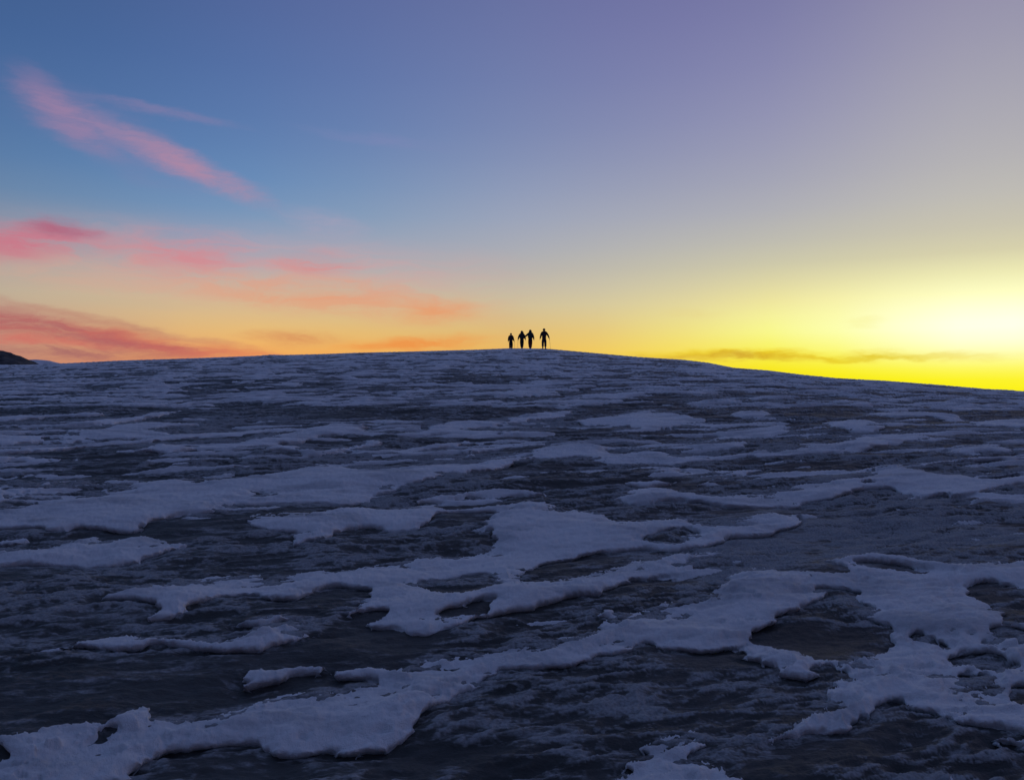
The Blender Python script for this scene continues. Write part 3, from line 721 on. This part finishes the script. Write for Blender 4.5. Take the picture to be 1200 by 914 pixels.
def make_person(loc, height, label, group, arms, stride, spread, lean, mats, hat, head_turn=0.0, heading=0.0):
    """arms: for (left, right) the elbow and wrist relative to the shoulder; stride/spread: feet fore-aft and apart"""
    root = bpy.data.objects.new('person', None); C.objects.link(root)
    root.location = loc; root.rotation_euler.z = heading
    k = height / 1.76
    root.scale = (k, k, k)
    root['label'] = label; root['category'] = 'person'; root['group'] = group
    jac, tro = mats
    Lz = lambda z: lean * max(z - 0.95, 0)           # forward lean
    torso = [(0, 0, 0.96, 0.135, 0.105), (0, Lz(1.12), 1.12, 0.125, 0.095), (0, Lz(1.30), 1.30, 0.150, 0.105), (0, Lz(1.44), 1.44, 0.115, 0.085)]
    neck = (0, Lz(1.52) + 0.01, 1.52, 0.056)
    head = [(0, Lz(1.58) + 0.03, 1.585, 0.075), (0.01 * head_turn, Lz(1.66) + 0.04, 1.66, 0.080, 0.098), (0, Lz(1.71) + 0.03, 1.705, 0.062, 0.078)]
    V_ = torso + [neck] + head; E_ = [(i_, i_ + 1) for i_ in range(7)]
    # nose and ears
    hy = Lz(1.64) + 0.04
    V_ += [(0.02 * head_turn, hy + 0.105, 1.635, 0.013), (0.088, hy - 0.005, 1.64, 0.016), (-0.088, hy - 0.005, 1.64, 0.016)]
    E_ += [(6, 8), (6, 9), (6, 10)]
    jv, je = [(x_, y_, z_, r_ + 0.052, q_ + 0.040) for x_, y_, z_, r_, q_ in torso] + [(neck[0], neck[1], neck[2] + 0.055, 0.115), (0, 0, 0.86, 0.185, 0.150)], [(0, 1), (1, 2), (2, 3), (3, 4), (0, 5)]
    hands = []
    for s_, (el, wr) in zip((-1, 1), arms):
        sh = Vector((0.185 * s_, Lz(1.42), 1.425)); e_ = sh + Vector(el); w_ = sh + Vector(wr)
        n0 = len(V_)
        V_ += [(*sh, 0.062), (*e_, 0.045), (*w_, 0.031)]
        E_ += [(3, n0), (n0, n0 + 1), (n0 + 1, n0 + 2)]
        hands.append(hand_bones(V_, E_, n0 + 2, w_, (w_ - e_), s_))
        m0 = len(jv)
        jv += [(*sh, 0.108), (*((sh + e_) / 2), 0.096), (*e_, 0.082), (*(e_.lerp(w_, 0.95)), 0.058)]
        je += [(3, m0), (m0, m0 + 1), (m0 + 1, m0 + 2), (m0 + 2, m0 + 3)]
    tv, te_ = [(0, 0, 1.0, 0.150, 0.120), (0, 0, 0.93, 0.148, 0.118)], [(0, 1)]
    boots = []
    for s_ in (-1, 1):
        fy = stride * s_; fx = s_ * (0.085 + spread)
        hip = (0.095 * s_, 0, 0.90); kn = (0.5 * (hip[0] + fx) + 0.01 * s_, fy * 0.5 + 0.05, 0.50); an = (fx, fy - 0.02, 0.095)
        n0 = len(V_)
        V_ += [(*hip, 0.092), (*kn, 0.058), (*an, 0.040), (fx + 0.01 * s_, fy + 0.13, 0.04, 0.034)]
        E_ += [(0, n0), (n0, n0 + 1), (n0 + 1, n0 + 2), (n0 + 2, n0 + 3)]
        m0 = len(tv)
        tv += [(*hip, 0.140), (*kn, 0.108), (an[0], an[1], 0.15, 0.100)]
        te_ += [(1, m0), (m0, m0 + 1), (m0 + 1, m0 + 2)]
        boots.append((an, (fx + 0.012 * s_, fy + 0.15, 0.05)))
    grow('body', V_, E_, m_skin, 2, root)
    grow('jacket', jv, je, jac, 2, root)
    grow('trousers', tv, te_, tro, 2, root)
    for an, toe in boots:
        grow('boot', [(an[0], an[1] - 0.03, 0.055, 0.056), (an[0], an[1], 0.17, 0.062), ((an[0] + toe[0]) / 2, (an[1] + toe[1]) / 2, 0.055, 0.054), (*toe, 0.048)], [(0, 1), (0, 2), (2, 3)], M['boot'], 2, root)
    bm = bmesh.new()
    bmesh.ops.create_uvsphere(bm, u_segments=20, v_segments=12, radius=1.0)
    bmesh.ops.delete(bm, geom=[v_ for v_ in bm.verts if v_.co.z < (-0.45 if hat == 'hood' else -0.30)], context='VERTS')
    sx, sy, sz = {'beanie': (0.104, 0.122, 0.125), 'hood': (0.118, 0.135, 0.14), 'hair': (0.094, 0.112, 0.10)}[hat]
    for v_ in bm.verts: v_.co = Vector((v_.co.x * sx, v_.co.y * sy + Lz(1.67) + 0.028, v_.co.z * sz + 1.668))
    bm_obj(hat, bm, jac if hat == 'hood' else M['hair'] if hat == 'hair' else M['grey'], root)
    bpy.context.view_layer.update()
    return root, [root.matrix_world @ (h_ + Vector((0, 0, 0))) for h_ in hands], Lz

def make_backpack(root, Lz, label, mat_, width=0.33, top=1.58, bottom=1.02, depth=0.24):
    """worn high on the back; hangs on its own straps"""
    t = bpy.data.objects.new('backpack', None); C.objects.link(t)
    t.matrix_world = root.matrix_world.copy()
    t['label'] = label; t['category'] = 'backpack'; t['group'] = 'packs worn by the walkers'
    yb = -0.145 - depth / 2 + Lz(1.3)
    bm = bmesh.new(); soft_box(bm, (0, yb, (top + bottom) / 2 - 0.04), (width, depth, top - bottom - 0.08), 0.06, 0.86)
    bm_obj('pack_bag', bm, mat_, t)
    bm = bmesh.new(); soft_box(bm, (0, yb + 0.01, top - 0.04), (width * 0.84, depth * 1.02, 0.13), 0.05, 0.85)
    bm_obj('lid', bm, mat_, t)
    for s_ in (-1, 1):
        bm = bmesh.new(); soft_box(bm, (s_ * (width / 2 + 0.02), yb, bottom + 0.15), (0.07, depth * 0.7, 0.24), 0.03, 1.0)
        bm_obj('side_pocket', bm, mat_, t)
        o = grow('shoulder_strap', [(s_ * 0.11, yb + depth / 2, 1.46, 0.022, 0.012), (s_ * 0.12, -0.02 + Lz(1.5), 1.53, 0.024, 0.012), (s_ * 0.115, 0.13 + Lz(1.4), 1.40, 0.024, 0.012), (s_ * 0.13, 0.13 + Lz(1.2), 1.24, 0.022, 0.010), (s_ * 0.155, yb + depth / 2, 1.10, 0.018, 0.010)], [(0, 1), (1, 2), (2, 3), (3, 4)], M['black'], 1, t)
    return t

def make_pole(hand, foot, label):
    t = bpy.data.objects.new('trekking_pole', None); C.objects.link(t)
    t.location = foot
    t['label'] = label; t['category'] = 'trekking pole'; t['group'] = 'trekking poles held by the walkers'
    h = Vector(hand) - Vector(foot); L = h.length; d = h.normalized()
    bm = bmesh.new(); rod(bm, d * 0.03, d * (L * 0.55), 0.0075, 0.009); rod(bm, d * (L * 0.55), d * (L - 0.05), 0.010, 0.010)
    bm_obj('shaft', bm, m_alu, t)
    bm = bmesh.new(); rod(bm, d * (L - 0.06), d * (L + 0.06), 0.016, 0.019); rod(bm, d * (L + 0.06), d * (L + 0.075), 0.022, 0.015)
    bm_obj('grip', bm, m_grip, t)
    bm = bmesh.new(); rod(bm, d * 0.075, d * 0.085, 0.045, 0.03, 16)
    bm_obj('basket', bm, m_grip, t)
    bm = bmesh.new(); rod(bm, d * 0.0, d * 0.035, 0.004, 0.007)
    bm_obj('tip', bm, m_alu, t)

Zc = Zi.copy(); Zc[idx] = np.maximum(Zc[idx], np.where(thick > 0, Zs[idx], -999))
ZcG = Zc.reshape(NR, NB)
def crest(px):
    """distance of the hill's skyline in one direction"""
    b_ = math.degrees(math.atan((px - 600) / FPX)); j_ = int(np.argmin(np.abs(bear - b_)))
    e_ = np.where((rows > 30) & (rows < 140), (ZcG[:, j_] - EYE) / np.maximum(Y[:, j_], 1), -9)
    return float(Y[int(np.argmax(e_)), j_])

def stand(px, d):
    x_ = (px - 600) / FPX * d
    return Vector((x_, d, ground_at(x_, d)))

GROUP = 'walkers in a row on the crest of the snowy hill'
# photo x, top of head y, metres beyond the skyline
WALK = [
    (598.7, 390.6, 9.0, 'smallest walker, leftmost of the four, arms hanging away from the body', (M['brown'], M['black']),
     [((-0.07, 0.00, -0.28), (-0.10, 0.06, -0.52)), ((0.08, 0.00, -0.28), (0.15, 0.08, -0.51))], 0.06, 0.0, 0.10, 'beanie', -4),
    (611.6, 388.0, 6.0, 'walker under a bulky dark pack, second from the left, one elbow bent outward', (M['black'], M['black']),
     [((-0.13, 0.02, -0.27), (-0.17, 0.12, -0.50)), ((0.12, -0.03, -0.27), (0.16, 0.12, -0.47))], 0.10, -0.05, 0.16, 'hood', 3),
    (621.4, 386.4, 3.0, 'walker in dark red trousers reaching one arm out to the left', (M['navy'], M['red']),
     [((-0.20, 0.05, -0.19), (-0.37, 0.16, -0.30)), ((0.10, -0.02, -0.28), (0.14, 0.10, -0.50))], 0.10, -0.05, 0.12, 'hood', 0),
    (637.6, 385.4, 0.5, 'tallest walker, rightmost of the four, legs apart and one arm held out to a pole', (M['brown'], M['grey']),
     [((-0.10, 0.00, -0.28), (-0.16, 0.10, -0.53)), ((0.17, 0.02, -0.24), (0.27, 0.06, -0.50))], 0.12, 0.035, 0.08, 'hood', 0),
]
PACKS = [('dark brown pack on the back of the smallest walker', M['brown'], 0.36, 1.50, 0.98, 0.22), ('bulky black pack on the back of the second walker from the left', M['black'], 0.36, 1.66, 1.00, 0.27),
         ('tall dark teal pack on the walker in red trousers', M['teal'], 0.33, 1.66, 1.02, 0.24),
         ('slim dark brown pack on the back of the tallest walker', M['brown'], 0.28, 1.48, 1.10, 0.17)]
SPOT = [(1, 'thin pole in the right hand of the leftmost walker', 0.05), (0, 'thin pole in the left hand of the walker with the bulky pack', -0.03),
        (0, 'thin pole planted by the outstretched left arm of the walker in red trousers', -0.10), (1, 'thin pole in the right hand of the tallest walker', 0.12)]
for (px, pt, off, label, mats, arms, stride, spread, lean, hat, hd), pk, (hs, plab, pdx) in zip(WALK, PACKS, SPOT):
    d = min(crest(px), 92) + off
    p = stand(px, d)
    top = EYE + (457 - pt) / FPX * d
    hgt_ = float(np.clip(top - p.z, 1.45, 1.9))
    root, hands, Lz = make_person(p, hgt_, label, GROUP, arms, stride, spread, lean, mats, hat, 0, R(hd))
    if pk: make_backpack(root, Lz, *pk)
    h_ = hands[hs]
    fx, fy = h_.x + pdx, h_.y + 0.25
    make_pole(h_ + Vector((0, 0, 0)), (fx, fy, ground_at(fx, fy) + 0.0), plab)
    print('walker', px, 'distance', round(d, 1), 'height', round(hgt_, 2), 'raw', round(top - p.z, 2))
